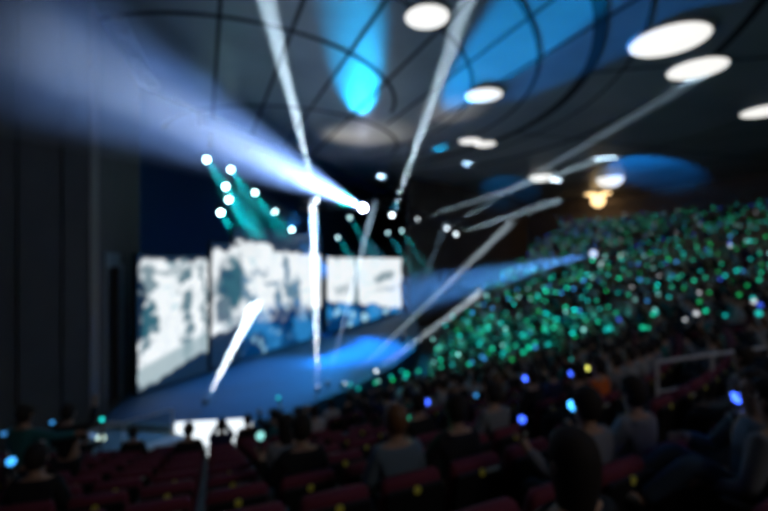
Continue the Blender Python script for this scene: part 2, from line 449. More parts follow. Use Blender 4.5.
def lantern(a, b, glow, strength, r, label, group=None, stand=False):
    a, b = Vector(a), Vector(b)
    root = empty('stage_lantern', a); root.rotation_mode = 'QUATERNION'
    root.rotation_quaternion = (b - a).to_track_quat('Y', 'Z')
    tag(root, label, 'stage light', group)
    key = round(r, 3)
    if key not in FIX:
        bm = B(); cone(bm, (0, -r * 3.6, 0), (0, -r * 1.9, 0), r * .6, r * 1.15, 14); cone(bm, (0, -r * 1.9, 0), (0, -.02, 0), r * 1.15, r * 1.2, 14)
        h = obj('housing', bm, M_black, link=False)
        bm = B()
        for s in (-1, 1): box(bm, (s * r * 1.4, -r * 1.8, r * .7), (r * .14, r * .5, r * 2.6), bevel=r * .03)
        box(bm, (0, -r * 1.8, r * 2), (r * 2.9, r * .7, r * .22), bevel=r * .03)
        y = obj('yoke', bm, M_metal, link=False)
        FIX[key] = (h.data, y.data)
    for nm, me in (('housing', FIX[key][0]), ('yoke', FIX[key][1])):
        o = bpy.data.objects.new(nm, me); col.objects.link(o); o.parent = root
    bm = B(); ball(bm, (0, 0, 0), (r * 1.05, r * .25, r * 1.05), 2)
    obj('lens', bm, mat('lens_%s_%d' % (''.join('%02d' % int(c * 99) for c in glow), strength), (.5, .5, .5), .2, emit=glow, strength=strength, sample=False), root, True)
    return root
def beam(a, b, ra, rb, color, power, dens, g, label, falloff='Linear', group=None, blend=.35, lens=1, lens_r=.16, n=20, lab2=None, skip_l=False, spread=1.0, end=None):
    a, b = Vector(a), Vector(b); d = (b - a).normalized(); L = (b - a).length
    if a.z < ST + .3:                    # floor lanterns stand on the stage with their lens up
        a = a + d * ((ST + .3 - a.z) / d.z); lens_r = .08
    if not skip_l: lantern(a - d * .05, b, tuple(min(1, c * .5 + .5) for c in color), lens, lens_r, lab2 or ' '.join(('lantern throwing the ' + label).split()[:16]), group='stage lanterns')
    bm = B(); cone(bm, a + d * .12, b, ra, rb, n)
    o = obj('light_beam', bm, haze(dens, g)); tag(o, label, 'light beam', 'light beams in the haze')
    half = math.atan((rb - ra) / L)
    back = ra / max(math.tan(half), 1e-3)
    # the lamp's own light
    power = power * (BEAM if falloff == 'Linear' else 1)
    spot('beam_light', a + d * .1, b, max(math.atan(rb / L) * spread, rad(.5)), color, power, blend, ra * .3, falloff)
    return o

BEAM = 80
WB = (.72, .88, 1)
beam(at(363, 208, 38), at(10, 30, 8.0), .16, 2.0, (.22, .42, 1), 470000, .03, .45, 'huge blue-white cone of light sweeping up to the left', 'Quadratic', blend=1, lens=60, lens_r=.3, n=32)
spot('beam_light', at(362, 207.8, 37.6), at(10, 30, 8.0), rad(2.0), (.7, .85, 1), 330000, 1, .1)
beam(at(317, 200, 36), at(251, -60, 11.9), .16, .37, (.6, .83, 1), 1350, .03, .2, 'steep white beam leaning left, rising from the bright cone', lens=10)
beam(at(392, 215, 40), at(489, -60, 11.9), .16, .36, (.6, .83, 1), 1150, .03, .2, 'steep white beam leaning right above the dark gallery', lens=10)
beam(at(318, 402, 17.8), at(313, 205, 36), .17, .34, WB, 8500, .03, .2, 'upright white beam rising from the stage in front of the central screen', lens=10)
beam(at(194, 424, 15.3), at(258, 300, 27), .24, .42, WB, 4200, .03, .2, 'wide white beam slanting up from the left part of the stage', lens=6)
beam(at(325, 394, 18.7), at(374, 205, 38), .12, .26, (.5, .75, 1), 2500, .025, .2, 'thin faint blue beam leaning right, behind the upright white one', lens=4)
beam(at(333, 395, 18.4), at(512, 222, 36), .15, .33, WB, 1300, .025, .2, 'long pale beam rising right from the stage across the gallery', lens=8)
beam(at(372, 374, 21.5), at(482, 292, 17), .14, .2, WB, 480, .025, .2, 'short pale beam below the long one, aimed at the far stalls', lens=3)
beam(at(418, 219, 42), at(600, 160, 37.2), .16, .3, (.6, .85, 1), 1100, .03, .2, 'topmost of the three pale beams leaving the short right truss', lens=5)
beam(at(447, 228, 44), at(745, 50, 19), .14, .3, (.55, .8, 1), 480, .03, .2, 'longest pale beam of the right truss reaching across the ceiling', lens=5)
beam(at(456, 234, 45), at(560, 200, 32), .16, .32, (.6, .85, 1), 330, .03, .2, 'lowest of the three pale beams leaving the short right truss', lens=5)
beam(at(593, 254, 24), at(396, 298, 15.2), .2, .95, (.08, .32, .9), 190, .03, .2, 'broad blue cone aimed at the stage from the far stands', blend=.8, lens=1.5, lens_r=.2, lab2='follow spotlight at the top of the far stands')
beam(at(404, 335, 27), at(446, 222, 34), .1, .25, (.4, .65, .9), 250, .025, .2, 'faint narrow beam before the dark gallery wall', lens=3)
p = at(593, 254, 24); tw = empty('spotlight_tower', (p.x, p.y, rise(19.9))); tag(tw, 'thin dark tower carrying the blue follow spotlight in the far stands', 'tower')
bm = B(); hh = p.z - rise(19.9) - .62
for dx, dy in ((-.15, -.15), (.15, -.15), (.15, .15), (-.15, .15)): cone(bm, (dx, dy, 0), (dx, dy, hh), .02, .02, 6)
obj('mast', bm, M_metal, tw)
bm = B(); box(bm, (0, 0, hh), (.5, .5, .05), bevel=.01); obj('platform', bm, M_metal, tw)
# small teal lanterns on the sloping truss
TL = [(207, 160, 27), (231, 170, 28.5), (226, 187, 27.8), (229, 200, 27.8), (221, 213, 27.4), (255, 193, 30.5), (275, 212, 32), (292, 230, 33), (350, 218, 36), (338, 238, 35.4), (388, 233, 40), (402, 231, 41)]
for i, (x, y, d) in enumerate(TL):
    wh = ['topmost left', 'second, right of the topmost', 'third down', 'fourth down', 'lowest left', 'right of the cluster', 'two right of the cluster',
          'three right of the cluster', 'just left of the bright white lantern', 'below the white cone tip', 'left of a pair by the gallery', 'right of a pair by the gallery'][i]
    k = 1 if i < 8 else .4
    beam(at(x, y, d), at(x + 30, y + 46, d - 3.5), .1, .75, (.0, .62, .72), 9000 * k, .05, .2, 'short teal cone below the small lantern %s' % wh, 'Quadratic', blend=.7,
         lens=20 * k * (1 if i < 5 else .6), lens_r=.17 if i < 8 else .13, n=14, lab2='small round teal lantern, %s' % wh)

# ------------------------------------------------------------------ ceiling lamps
def ceiling_lamp(px, py, r, label, warm=False, deep=.12):
    p = ceil_pt(px, py); root = empty('ceiling_lamp', (p.x, p.y, H)); tag(root, label, 'ceiling lamp', 'round ceiling lamps')
    bm = B(); cone(bm, (0, 0, 0), (0, 0, -.12), r * 1.06, r * 1.04, 40); obj('rim', bm, M_fascia, root, False)
    bm = B(); ball(bm, (0, 0, -.12), (r, r, deep), 3); obj('diffuser', bm, M_lamp_warm if warm else M_lamp, root, True)
for a in [(427, 14, .8, 'round white ceiling lamp at the top edge beside the steep right beam'), (484, 93, .95, 'oval white ceiling lamp alone beside the blue patch'),
          (470, 139.5, .8, 'left one of two small touching ceiling lamps'), (485, 142.5, .8, 'right one of two small touching ceiling lamps'),
          (669, 38, 1.4, 'largest oval ceiling lamp, upper right'), (697, 66.5, 1.18, 'ceiling lamp just below the largest one'),
          (766, 109, 1.2, 'ceiling lamp cut by the right picture edge'), (541, 175.5, 1.15, 'small ceiling lamp left of the blue oval patch', False, .5),
          (610, 177, 1.3, 'ceiling lamp on the left rim of the blue oval patch', False, 1.0)]: ceiling_lamp(*a)
ceiling_lamp(598, 193, 1.6, 'warm orange ceiling lamp nearest the gallery wall', True)
root = empty('wall_lamp', at(598, 200, 54)); tag(root, 'bright warm wall lamp below the orange ceiling lamp', 'lamp')
bm = B(); ball(bm, (0, 0, 0), (.9, .4, .9), 3); obj('globe', bm, M_lamp_warm, root, True)
bm = B(); cone(bm, (0, 0, 1.6), (0, 0, .8), .08, .5, 16); obj('bracket', bm, M_metal, root)

# ------------------------------------------------------------------ rails
def railing(pts, label, m=M_rail, h=1.0, r=.025, posts=True, glass=False):
    pts = [Vector(p) for p in pts]; root = empty('railing', pts[0] - Vector((0, 0, h))); tag(root, label, 'railing'); o0 = root.location
    bm = B()
    for a, b in zip(pts, pts[1:]): cone(bm, a - o0, b - o0, r, r, 10)
    obj('handrail', bm, m, root)
    for p in pts:
        bm = B(); cone(bm, p - o0 - Vector((0, 0, h)), p - o0, r * .9, r * .9, 10); obj('post', bm, m, root)
    for a, b in zip(pts, pts[1:]):
        if glass:
            bm = B(); slab(bm, (a - o0).lerp(b - o0, .03), (a - o0).lerp(b - o0, .97), .1, h - .06, .012); obj('glass_panel', bm, M_glass, root)
        else:
            bm = B(); cone(bm, a - o0 - Vector((0, 0, h * .5)), b - o0 - Vector((0, 0, h * .5)), r * .6, r * .6, 8); obj('mid_rail', bm, m, root)
    return root
railing([at(657, 362, 6.1), at(712, 354.5, 6.3), at(775, 346, 6.5)], 'pale metal handrail at the right picture edge above the maroon seats', h=.85)
railing([at(456, 379, 15.3), at(500, 375, 15), at(550, 368, 14.6)], 'handrail lit green at the foot of the far stalls', r=.05)
# side platform and balustrade at the left wall
bm = B(); prism(bm, [(-9.95, 10.2), (-8.6, 10.6), (-6.6, 14.3), (-7.2, 14.65), (-10.15, 15.05)], 0, EYE - 5.85)
tag(obj('side_platform', bm, M_fascia), 'low grey platform between the left wall and the stage', 'platform')
railing([(-9.85, 11.2, EYE - 4.87), (-8.9, 11.9, EYE - 4.87), (-7.9, 12.95, EYE - 4.87), (-7.0, 14.1, EYE - 4.87)], 'glass balustrade on the side platform in front of the left wall', h=.98, glass=True)
def glow_tube(a, b, c, s, label):  # emissive bars put in for the bright streaks along a lit handrail
    root = empty('handrail_glow_bar', a); tag(root, label, 'light tube'); a, b = Vector(a), Vector(b)
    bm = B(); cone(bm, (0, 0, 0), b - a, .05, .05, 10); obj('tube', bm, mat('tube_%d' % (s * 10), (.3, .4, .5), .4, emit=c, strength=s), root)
    for e in (Vector(), b - a): bm = B(); cone(bm, e, Vector((e.x, e.y, (EYE - 5.85) - a.z)), .025, .025, 8); obj('stand_pole', bm, M_metal, root)
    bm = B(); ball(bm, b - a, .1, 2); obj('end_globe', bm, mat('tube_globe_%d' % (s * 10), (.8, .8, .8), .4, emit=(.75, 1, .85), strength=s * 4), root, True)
glow_tube(at(62, 427, 11.2), at(101, 438, 11.0), (.22, .42, .8), .45, 'slanting pale blue handrail glow bar ending in a white globe, by the left wall')
glow_tube(at(2, 434, 10.6), at(22, 432, 10.6), (.05, .3, .75), .9, 'level blue handrail glow bar at the left picture edge')

# ------------------------------------------------------------------ seats
def seat_parts(detail):
    parts = {}
    # origin at the floor under the seat, facing +y
    bm = B(); box(bm, (0, -.2, .70), (.50, .10, .52), Matrix.Rotation(rad(8), 3, 'X'), bevel=.045); 
    for v in bm.verts:                               # rounded shoulders
        if v.co.z > .8: v.co.z -= .9 * v.co.x ** 2
    parts['backrest'] = obj('backrest', bm, M_maroon, link=False, smooth=True)
    bm = B(); box(bm, (0, -.275, .56), (.47, .035, .60), Matrix.Rotation(rad(8), 3, 'X'), bevel=.014)
    parts['back_shell'] = obj('back_shell', bm, M_shell, link=False)
    bm = B(); box(bm, (0, .03, .43), (.47, .44, .11), bevel=.04); parts['seat_pad'] = obj('seat_pad', bm, M_maroon, link=False, smooth=True)
    bm = B(); cone(bm, (0, -.32, .835), (0, -.335, .835), .029, .029, 16); parts['number_plate'] = obj('number_plate', bm, M_plate, link=False)
    bm = B(); box(bm, (0, -.05, .19), (.1, .2, .36), bevel=.02); box(bm, (0, -.02, .02), (.3, .3, .035), bevel=.01); parts['pedestal'] = obj('pedestal', bm, M_shell, link=False)
    bm = B(); box(bm, (0, -.02, .64), (.055, .36, .05), bevel=.015); box(bm, (0, -.1, .35), (.035, .16, .56), bevel=.01); parts['armrest'] = obj('armrest', bm, M_shell, link=False)
    bm = B(); box(bm, (0, -.328, .835), (.13, .012, .035), bevel=.004); parts['row_strip'] = obj('row_strip', bm, M_strip, link=False)
    return parts
SP = seat_parts(True)
def joined(items, low=False):
    bm = B(); mats = []
    for me, mt in items:
        k0 = len(bm.faces); b0 = len(bm.verts)
        bm.from_mesh(me); bm.verts.ensure_lookup_table(); bm.faces.ensure_lookup_table()
        for v in list(bm.verts)[b0:]: v.co = mt @ v.co
        for f in list(bm.faces)[k0:]:
            m_ = me.materials[f.material_index]
            if m_ not in mats: mats.append(m_)
            f.material_index = mats.index(m_)
    me = bpy.data.meshes.new('joined'); bm.to_mesh(me); bm.free()
    for m_ in mats: me.materials.append(m_)
    return me
I4 = Matrix.Identity(4)
seat_one = joined([(SP[k].data, I4) for k in ('backrest', 'back_shell', 'seat_pad', 'number_plate', 'pedestal')] + [(SP['armrest'].data, Matrix.Translation((.27, 0, 0)))])
bm = B(); box(bm, (0, -.2, .70), (.48, .1, .5)); box(bm, (0, .03, .43), (.46, .42, .1)); t_ = obj('x', bm, M_maroon, link=False); 
bm = B(); box(bm, (0, -.27, .45), (.46, .03, .75)); t2 = obj('x', bm, M_shell, link=False)
seat_low = joined([(t_.data, I4), (t2.data, I4)])
def make_seat(strip):
    root = empty('theatre_seat')
    for k in ('backrest', 'back_shell', 'seat_pad', 'number_plate', 'pedestal'):
        o = bpy.data.objects.new(k, SP[k].data); col.objects.link(o); o.parent = root
    for s in (-1, 1):
        o = bpy.data.objects.new('armrest', SP['armrest'].data); col.objects.link(o); o.parent = root; o.location.x = s * .275
    if strip:
        o = bpy.data.objects.new('row_strip', SP['row_strip'].data); col.objects.link(o); o.parent = root; o.location.x = .11
    return root
AISLES = [rad(x) for x in (33.5, 62, 88, 112, 134)]
slots = []
for i, r in enumerate(ROWS):
    z = rise(r); ph = phimin(r) + .06; pm = phimax(r) - .4 / r; step = .585 / r; ph += (i % 2) * step * .5
    j = 0
    while ph < pm:
        ok = all(abs(ph - a) * r > .62 for a in AISLES)
        p = pol(r, ph); d = p.length
        bear = p.x / max(p.y, .01)
        if ok and p.y > .9 and abs(bear) < 1.05 and d > 1.9:
            cen = EYE + (0); px = 384 + F * bear; py = HOR + F * (EYE - z - 1.0) / p.y
            if -30 < px < 800 and py < 560: slots.append(dict(r=r, ph=ph, p=p, z=z, px=px, py=py, d=d, row=i))
        ph += step; j += 1
slots.sort(key=lambda s: s['d'])
def rotz(s): return s['ph']                           # seat local +y turned toward the centre
def zone(s):
    px = s['px']; d = s['d']; r = s['r']
    h = 'left' if px < 200 else 'middle' if px < 400 else 'centre-right' if px < 580 else 'right'
    if d < 9: v = 'near rows'
    elif d < 15: v = 'middle rows'
    elif r < 20: v = 'lower far stalls'
    elif r < 30: v = 'middle far stand'
    else: v = 'top far stand'
    return h, v
ORD = ['front', 'second', 'third', 'fourth', 'fifth', 'sixth', 'seventh', 'eighth', 'ninth', 'tenth', 'eleventh', 'twelfth', 'thirteenth', 'fourteenth', 'fifteenth', 'sixteenth', 'seventeenth', 'eighteenth', 'nineteenth', 'twentieth'] + ['upper'] * 30
def nth(i):
    t = ['', 'twenty', 'thirty', 'forty', 'fifty', 'sixty']
    return ORD[i] if i < 20 else t[(i + 1) // 10 - 1] + '-' + ORD[(i + 1) % 10 - 1] if (i + 1) % 10 else {30: 'thirtieth', 40: 'fortieth', 50: 'fiftieth', 60: 'sixtieth'}[i + 1]
NEAR = 70
protos = {}
for i, s in enumerate(slots[:300]):
    strip = (s['row'] + int(s['ph'] * s['r'] / .585)) % 3 == 0
    if i < NEAR:
        if strip not in protos: o = protos[strip] = make_seat(strip)
        else: o = copy_tree(protos[strip])
    else:
        o = bpy.data.objects.new('theatre_seat', seat_one); col.objects.link(o)
    o.location = (s['p'].x, s['p'].y, s['z']); o.rotation_euler = (0, 0, rotz(s))
    s['obj'] = o; s['strip'] = strip
bm = B(); mats = None
def bulk(name, items, label, cat):
    me = joined(items) if len(items) < 40 else None
    if me is None:
        # fast join
        vv, ff, mi, mats = [], [], [], []
        for src, mt in items:
            b0 = len(vv); vv.extend((mt @ v.co)[:] for v in src.vertices)
            for p in src.polygons:
                ff.append([b0 + q for q in p.vertices]); m_ = src.materials[p.material_index]
                if m_ not in mats: mats.append(m_)
                mi.append(mats.index(m_))
        me = bpy.data.meshes.new(name); me.from_pydata(vv, [], ff)
        for m_ in mats: me.materials.append(m_)
        me.polygons.foreach_set('material_index', mi); me.update()
    o = bpy.data.objects.new(name, me); col.objects.link(o)
    return tag(o, label, cat, kind='stuff')
def place(s, dz=0): return Matrix.Translation((s['p'].x, s['p'].y, s['z'] + dz)) @ Matrix.Rotation(rotz(s), 4, 'Z')
bulk('theatre_seats', [(seat_low, place(s)) for s in slots[300:]], 'mass of small dark maroon seats filling the far stands', 'seats')

# ------------------------------------------------------------------ people
def skin(V, E, Rr, sub=1):
    me = bpy.data.meshes.new('skin'); me.from_pydata(V, E, [])
    o = bpy.data.objects.new('skin', me); col.objects.link(o)
    m1 = o.modifiers.new('s', 'SKIN'); m1.use_smooth_shade = True
    if not me.skin_vertices: bpy.context.view_layer.objects.active = o
    for i, r in enumerate(Rr):
        me.skin_vertices[0].data[i].radius = (r, r) if not isinstance(r, tuple) else r
    me.skin_vertices[0].data[0].use_root = True
    if sub: m2 = o.modifiers.new('ss', 'SUBSURF'); m2.levels = sub
    dg = bpy.context.evaluated_depsgraph_get()
    out = bpy.data.meshes.new_from_object(o.evaluated_get(dg))
    bpy.data.objects.remove(o)
    return out
def skel(pose):
    """joints of a figure facing +y, origin at the floor under the hips"""
    sit = not pose.startswith('stand'); lean = .0
    J = {}
    hz = .50 if sit else .92
    if pose == 'lean': lean = .22
    J['pelvis'] = (0, 0, hz); J['belly'] = (0, .02 + lean * .3, hz + .2); J['chest'] = (0, .0 + lean * .7, hz + .40)
    J['neck'] = (0, .0 + lean, hz + .56); J['chin'] = (0, .02 + lean, hz + .63); J['head'] = (0, .02 + lean, hz + .735); J['crown'] = (0, .01 + lean, hz + .82)
    for s, n in ((-1, 'l'), (1, 'r')):
        J['sh' + n] = (s * .17, lean, hz + .49)
        if sit: J['hip' + n] = (s * .09, .02, hz - .01); J['kn' + n] = (s * .13, .44, hz); J['an' + n] = (s * .13, .42, .09); J['to' + n] = (s * .14, .57, .04)
        else: J['hip' + n] = (s * .09, 0, hz - .05); J['kn' + n] = (s * .1, .03, .5); J['an' + n] = (s * .11, -.02, .09); J['to' + n] = (s * .13, .13, .04)
        J['el' + n] = (s * .24, .05 + lean, hz + .22); J['wr' + n] = (s * .14, .27 + lean, hz + .14); J['ha' + n] = (s * .12, .35 + lean, hz + .14)
    def up(n, s):
        J['el' + n] = (s * .27, .17, hz + .52); J['wr' + n] = (s * .25, .26, hz + .76); J['ha' + n] = (s * .245, .28, hz + .84)
    if pose in ('wave', 'stand_wave'): up('r', 1)
    if pose == 'wave_left': up('l', -1)
    if pose in ('both', 'stand_both'): up('r', 1); up('l', -1)
    if pose in ('hold', 'hold_left'):
        s, n = (1, 'r') if pose == 'hold' else (-1, 'l')
        J['el' + n] = (s * .28, .1, hz + .24); J['wr' + n] = (s * .33, .26, hz + .38); J['ha' + n] = (s * .34, .31, hz + .44)
    if pose in ('phone', 'stand_phone'):
        for s, n in ((-1, 'l'), (1, 'r')): J['el' + n] = (s * .22, .22, hz + .38); J['wr' + n] = (s * .07, .38, hz + .6); J['ha' + n] = (s * .05, .42, hz + .67)
    if pose == 'stand_reach': J['elr'] = (.42, .06, hz + .44); J['wrr'] = (.66, .14, hz + .46); J['har'] = (.74, .16, hz + .47)
    if pose == 'recline':       # knees drawn up, one arm resting across
        J['knl'] = (-.14, .40, hz + .28); J['anl'] = (-.12, .70, hz - .02); J['tol'] = (-.12, .85, hz + .02)
        J['knr'] = (.12, .44, hz + .24); J['anr'] = (.14, .74, hz - .06); J['tor'] = (.14, .89, hz - .02)
        J['elr'] = (.27, .14, hz + .24); J['wrr'] = (.15, .34, hz + .34); J['har'] = (.1, .41, hz + .36)
    return J
RAD = dict(pelvis=.13, belly=.115, chest=.135, neck=.055, chin=.066, head=.088, crown=.06, sh=.062, el=.042, wr=.028, ha=.035, hip=.088, kn=.058, an=.04, to=.035)
ED = [('pelvis', 'belly'), ('belly', 'chest'), ('chest', 'neck'), ('neck', 'chin'), ('chin', 'head'), ('head', 'crown')]
for n in 'lr': ED += [('chest', 'sh' + n), ('sh' + n, 'el' + n), ('el' + n, 'wr' + n), ('wr' + n, 'ha' + n), ('pelvis', 'hip' + n), ('hip' + n, 'kn' + n), ('kn' + n, 'an' + n), ('an' + n, 'to' + n)]
def rr(k): return RAD[k] if k in RAD else RAD[k[:-1]]
def layer(J, keys, grow, sub, trim={}):
    if 'chest' in keys and 'head' not in keys: keys = list(keys) + ['neck']; trim = {'neck': ('chest', .78)}; nr = .03
    else: nr = 0
    ks = [k for k in J if k in keys]; ks.sort(key=lambda k: 0 if k == 'pelvis' else 1)
    V = [list(J[k]) for k in ks]
    for i, k in enumerate(ks):
        if k in trim:
            o, f = trim[k]; V[i] = list(Vector(J[o]).lerp(Vector(J[k]), f))
    E = [(ks.index(a), ks.index(b)) for a, b in ED if a in ks and b in ks]
    return skin(V, E, [rr(k) + grow + (nr if k == 'neck' else 0) for k in ks], sub)
TORSO = ['pelvis', 'belly', 'chest'] + [a + n for n in 'lr' for a in ('sh', 'el', 'wr')]
LEGS = ['pelvis'] + [a + n for n in 'lr' for a in ('hip', 'kn', 'an')]
def hair_bm(J, long=False, sub=3):
    h = Vector(J['head']); bm = B(); ball(bm, (0, 0, 0), 1, sub)
    kill = []
    for v in bm.verts:
        x, y, z = v.co
        r = 1 + .05 * noise.noise(Vector((x * 3, y * 3, z * 3)) * 1.5)
        v.co = Vector((x * .098 * r, y * .112 * r, z * .118 * r))
        if z < -.1 and y < .35:
            v.co.z = z * (.34 if long else .15); v.co.y = v.co.y * (1.0 - .25 * (-z)) - .012
        if y > .45 and z < .35: kill.append(v)
    bmesh.ops.delete(bm, geom=kill, context='VERTS')
    bmesh.ops.translate(bm, verts=bm.verts, vec=h + Vector((0, -.008, .022)))
    return bm
def face_bm(bm, J):
    h = Vector(J['head'])
    ball(bm, h + Vector((0, .092, -.02)), (.014, .02, .024), 2)
    for s in (-1, 1):
        ball(bm, h + Vector((s * .088, .0, -.015)), (.012, .022, .032), 2); ball(bm, h + Vector((s * .032, .080, .01)), (.014, .01, .009), 2, 1)
    ball(bm, h + Vector((0, .084, -.058)), (.024, .01, .007), 1, 2)
M_eye = mat('eye', (.05, .04, .04), .2); M_lip = mat('lip', (.45, .15, .13), .5)
def fingers(J, n):
    w_, h_ = Vector(J['wr' + n]), Vector(J['ha' + n]); d = (h_ - w_).normalized(); s = -1 if n == 'l' else 1
    side = d.cross(Vector((0, 0, 1))) if abs(d.z) < .9 else Vector((1, 0, 0)); side = side.normalized(); pal = side.cross(d).normalized()
    out = []
    for i, L in enumerate((.07, .08, .075, .058)):
        o = h_ + side * (i - 1.5) * .02; out.append(skin([o[:], (o + d * L * .45)[:], (o + d * L * .75 - pal * .02)[:], (o + d * L * .8 - pal * .045)[:]], [(0, 1), (1, 2), (2, 3)], [.0095, .009, .008, .007], 1))
    o = w_.lerp(h_, .4) - side * s * .02
    out.append(skin([o[:], (o - side * s * .035 + d * .02 - pal * .01)[:], (o - side * s * .04 + d * .055 - pal * .025)[:]], [(0, 1), (1, 2)], [.012, .010, .009], 1))
    return out
def shoe(J, n, sub=2):
    bm = B(); a, t = Vector(J['an' + n]), Vector(J['to' + n]); d = (t - a); q = d.to_track_quat('Y', 'Z').to_matrix()
    ball(bm, a.lerp(t, .6) - Vector((0, 0, .01)), (.05, .13, .045), sub, 0, q)
    return obj('x', bm, M_shoe, link=False, smooth=True).data
PC = {}
def figure_meshes(pose, long):
    k = (pose, long)
    if k in PC: return PC[k]
    J = skel(pose)
    body = layer(J, list(J), 0, 2)
    bm = B(); face_bm(bm, J); fc = obj('x', bm, [M_skin, M_eye, M_lip], link=False, smooth=True).data
    body.materials.clear(); body.materials.append(M_skin)
    its = [(body, I4), (fc, I4)]
    for n in 'lr':
        for fm in fingers(J, n): fm.materials.clear(); fm.materials.append(M_skin); its.append((fm, I4))
    body = joined(its)
    for p in body.polygons: p.use_smooth = True
    top = layer(J, TORSO, .017, 2); leg = layer(J, LEGS, .016, 2)
    hr = obj('x', hair_bm(J, long), M_hair, link=False, smooth=True).data
    sh = [shoe(J, n) for n in 'lr']
    PC[k] = (J, body, top, leg, hr, sh); return PC[k]
def person(loc, rz, pose, top_c, label, hair=None, legs=None, long=False, scale=1, tilt=0):
    J, body, top, leg, hr, sh = figure_meshes(pose, long)
    o = bpy.data.objects.new('person', body); col.objects.link(o); o.location = loc; o.rotation_euler = (tilt, 0, rz); o.scale = (scale,) * 3
    tag(o, label, 'person')
    for nm, me, m in (('top', top, M_top(top_c)), ('trousers', leg, legs or M_trousers), ('hair', hr, hair or M_hair), ('shoe', sh[0], M_shoe), ('shoe', sh[1], M_shoe)):
        me = me.copy(); me.materials.clear(); me.materials.append(m)
        for p in me.polygons: p.material_index = 0; p.use_smooth = True
        c = bpy.data.objects.new(nm, me); col.objects.link(c); c.parent = o
    return o, J
# crowd variants
LOW = {}
def crowd_mesh(pose, top_c, low):
    k = (pose, top_c, low)
    if k in LOW: return LOW[k]
    kk = (pose, low)
    if kk not in LOW:
        J = skel(pose); sub = 0 if low else 1
        a = layer(J, [k_ for k_ in J if not (low and k_[:2] in ('to',))], 0, sub); b = layer(J, TORSO, .02, sub); c = layer(J, LEGS, .018, sub)
        h = hair_bm(J, False, 1 if low else 2)
        hm = obj('x', h, M_hair, link=False).data
        LOW[kk] = (J, a, b, c, hm)
    J, a, b, c, hm = LOW[kk]
    its = []
    for me, m in ((a, M_skin), (b, M_top(top_c)), (c, M_trousers), (hm, M_hair)):
        me = me.copy(); me.materials.clear(); me.materials.append(m)
        for p in me.polygons: p.material_index = 0
        its.append((me, I4))
    me = joined(its)
    for p in me.polygons: p.use_smooth = True
    LOW[k] = (J, me); return LOW[k]
def stick_mesh(c, s, r=.055):
    k = ('stick', c, s, r)
    if k in LOW: return LOW[k]
    bm = B(); cone(bm, (0, 0, -.08), (0, 0, .07), .014, .016, 8, 0); cone(bm, (0, 0, .07), (0, 0, .09), .03, .03, 8, 0); ball(bm, (0, 0, .09 + r), r, 1 if r < .1 else 2, 1)
    LOW[k] = obj('light_stick', bm, [M_shell, M_stick(c, s)], link=False).data
    return LOW[k]

# people one can tell apart, each near a seat of the rows ahead
def ray_slot(px, py, dmin=0, dmax=99):
    best = None
    for s in slots:
        if not (dmin <= s['d'] <= dmax) or s.get('used'): continue
        q = (s['px'] - px) ** 2 + (s['py'] - py) ** 2
        if best is None or q < best[0]: best = (q, s)
    best[1]['used'] = 1; return best[1]
HERO = [
    # px, py of the head (approx.), dmin, dmax, pose, top, label, hair, legs, long, turn
    (405, 455, 2.2, 4.0, 'sit', 'slate blue', 'person with light brown hair in a slate top, seated between the nearest maroon seats', M_hair2, None, False, 0),
    (585, 478, 1.6, 3.2, 'sit', 'black', 'dark-haired person whose head fills the bottom edge, in front of a maroon seat', None, None, True, 0),
    (443, 410, 4.2, 6.5, 'sit', 'black', 'large person in black with brown hair, left of the nearest right-hand seats', M_hair2, None, False, 0),
    (321, 410, 6.0, 10, 'phone', 'white', 'person in a white top with both arms raised, before the stage steps', None, None, False, 0),
    (412, 404, 6.5, 10, 'sit', 'striped grey', 'person in a pale grey-green top beside the white-topped one', None, None, True, 0),
    (292, 441, 4, 6.5, 'sit', 'grey', 'dark-haired person in grey behind the person in white', None, None, True, 0),
    (283, 404, 9, 13, 'sit', 'grey', 'small figure in grey seen against the blue stage, left of the one in white', None, None, False, 0),
    (232, 430, 9, 13, 'phone', 'navy', 'person in navy holding up hands before the glowing stage front', None, None, False, 0),
    (248, 433, 9, 13, 'sit', 'black', 'person in black right beside the raised-hands person, at the glowing stage front', None, None, False, 0),
    (178, 440, 8, 12, 'sit', 'black', 'dark seated silhouette before the left end of the glowing fascia', None, None, False, 0),
    (130, 443, 8, 13, 'sit', 'black', 'dark seated silhouette before the grey stretch of the fascia', None, None, False, 0),
    (500, 396, 7, 11, 'sit', 'brown', 'person in brown under the green-lit handrail', M_hair2, None, True, 0),
    (638, 360, 7, 12, 'sit', 'striped grey', 'person in pale striped top left of the metal handrail', None, None, False, 0),
    (592, 384, 7, 11, 'sit', 'orange', 'person in an orange top among the dark right-hand rows', None, None, False, 0),
    (722, 392, 4, 8, 'sit', 'grey', 'person in grey with a blue light, below the metal handrail', None, None, False, 0),
]
for (px, py, d0, d1, pose, tc, lab, hr, lg, lo, tn) in HERO:
    s = ray_slot(px, py - 0, d0, d1)
    o, J = person((s['p'].x, s['p'].y, s['z']), rotz(s) + tn, pose, tc, lab, hr, lg, lo)
# two people standing at the left
def stand_at(px, head_py, d, rz, pose, tc, lab, **k):
    p = at(px, head_py, d); z = p.z - 1.75
    r_ = (Vector((p.x, p.y)) - C).length
    return person((p.x, p.y, z), rz, pose, tc, lab, **k)
def stand_row(px, d): 
    x = (px - 384) / F * d; r_ = (Vector((x, d)) - C).length
    ri = min(ROWS, key=lambda q: abs(q - r_ )); return Vector((x, d, rise(ri)))
p = stand_row(24, 5.7); person(p, rad(-8), 'stand_reach', 'teal', 'person in a teal shirt standing at the left edge with one arm held out', scale=1)
p = stand_row(68, 6.6); person(p, rad(5), 'stand_wave', 'black', 'dark-clothed person standing just right of the teal-shirted one')
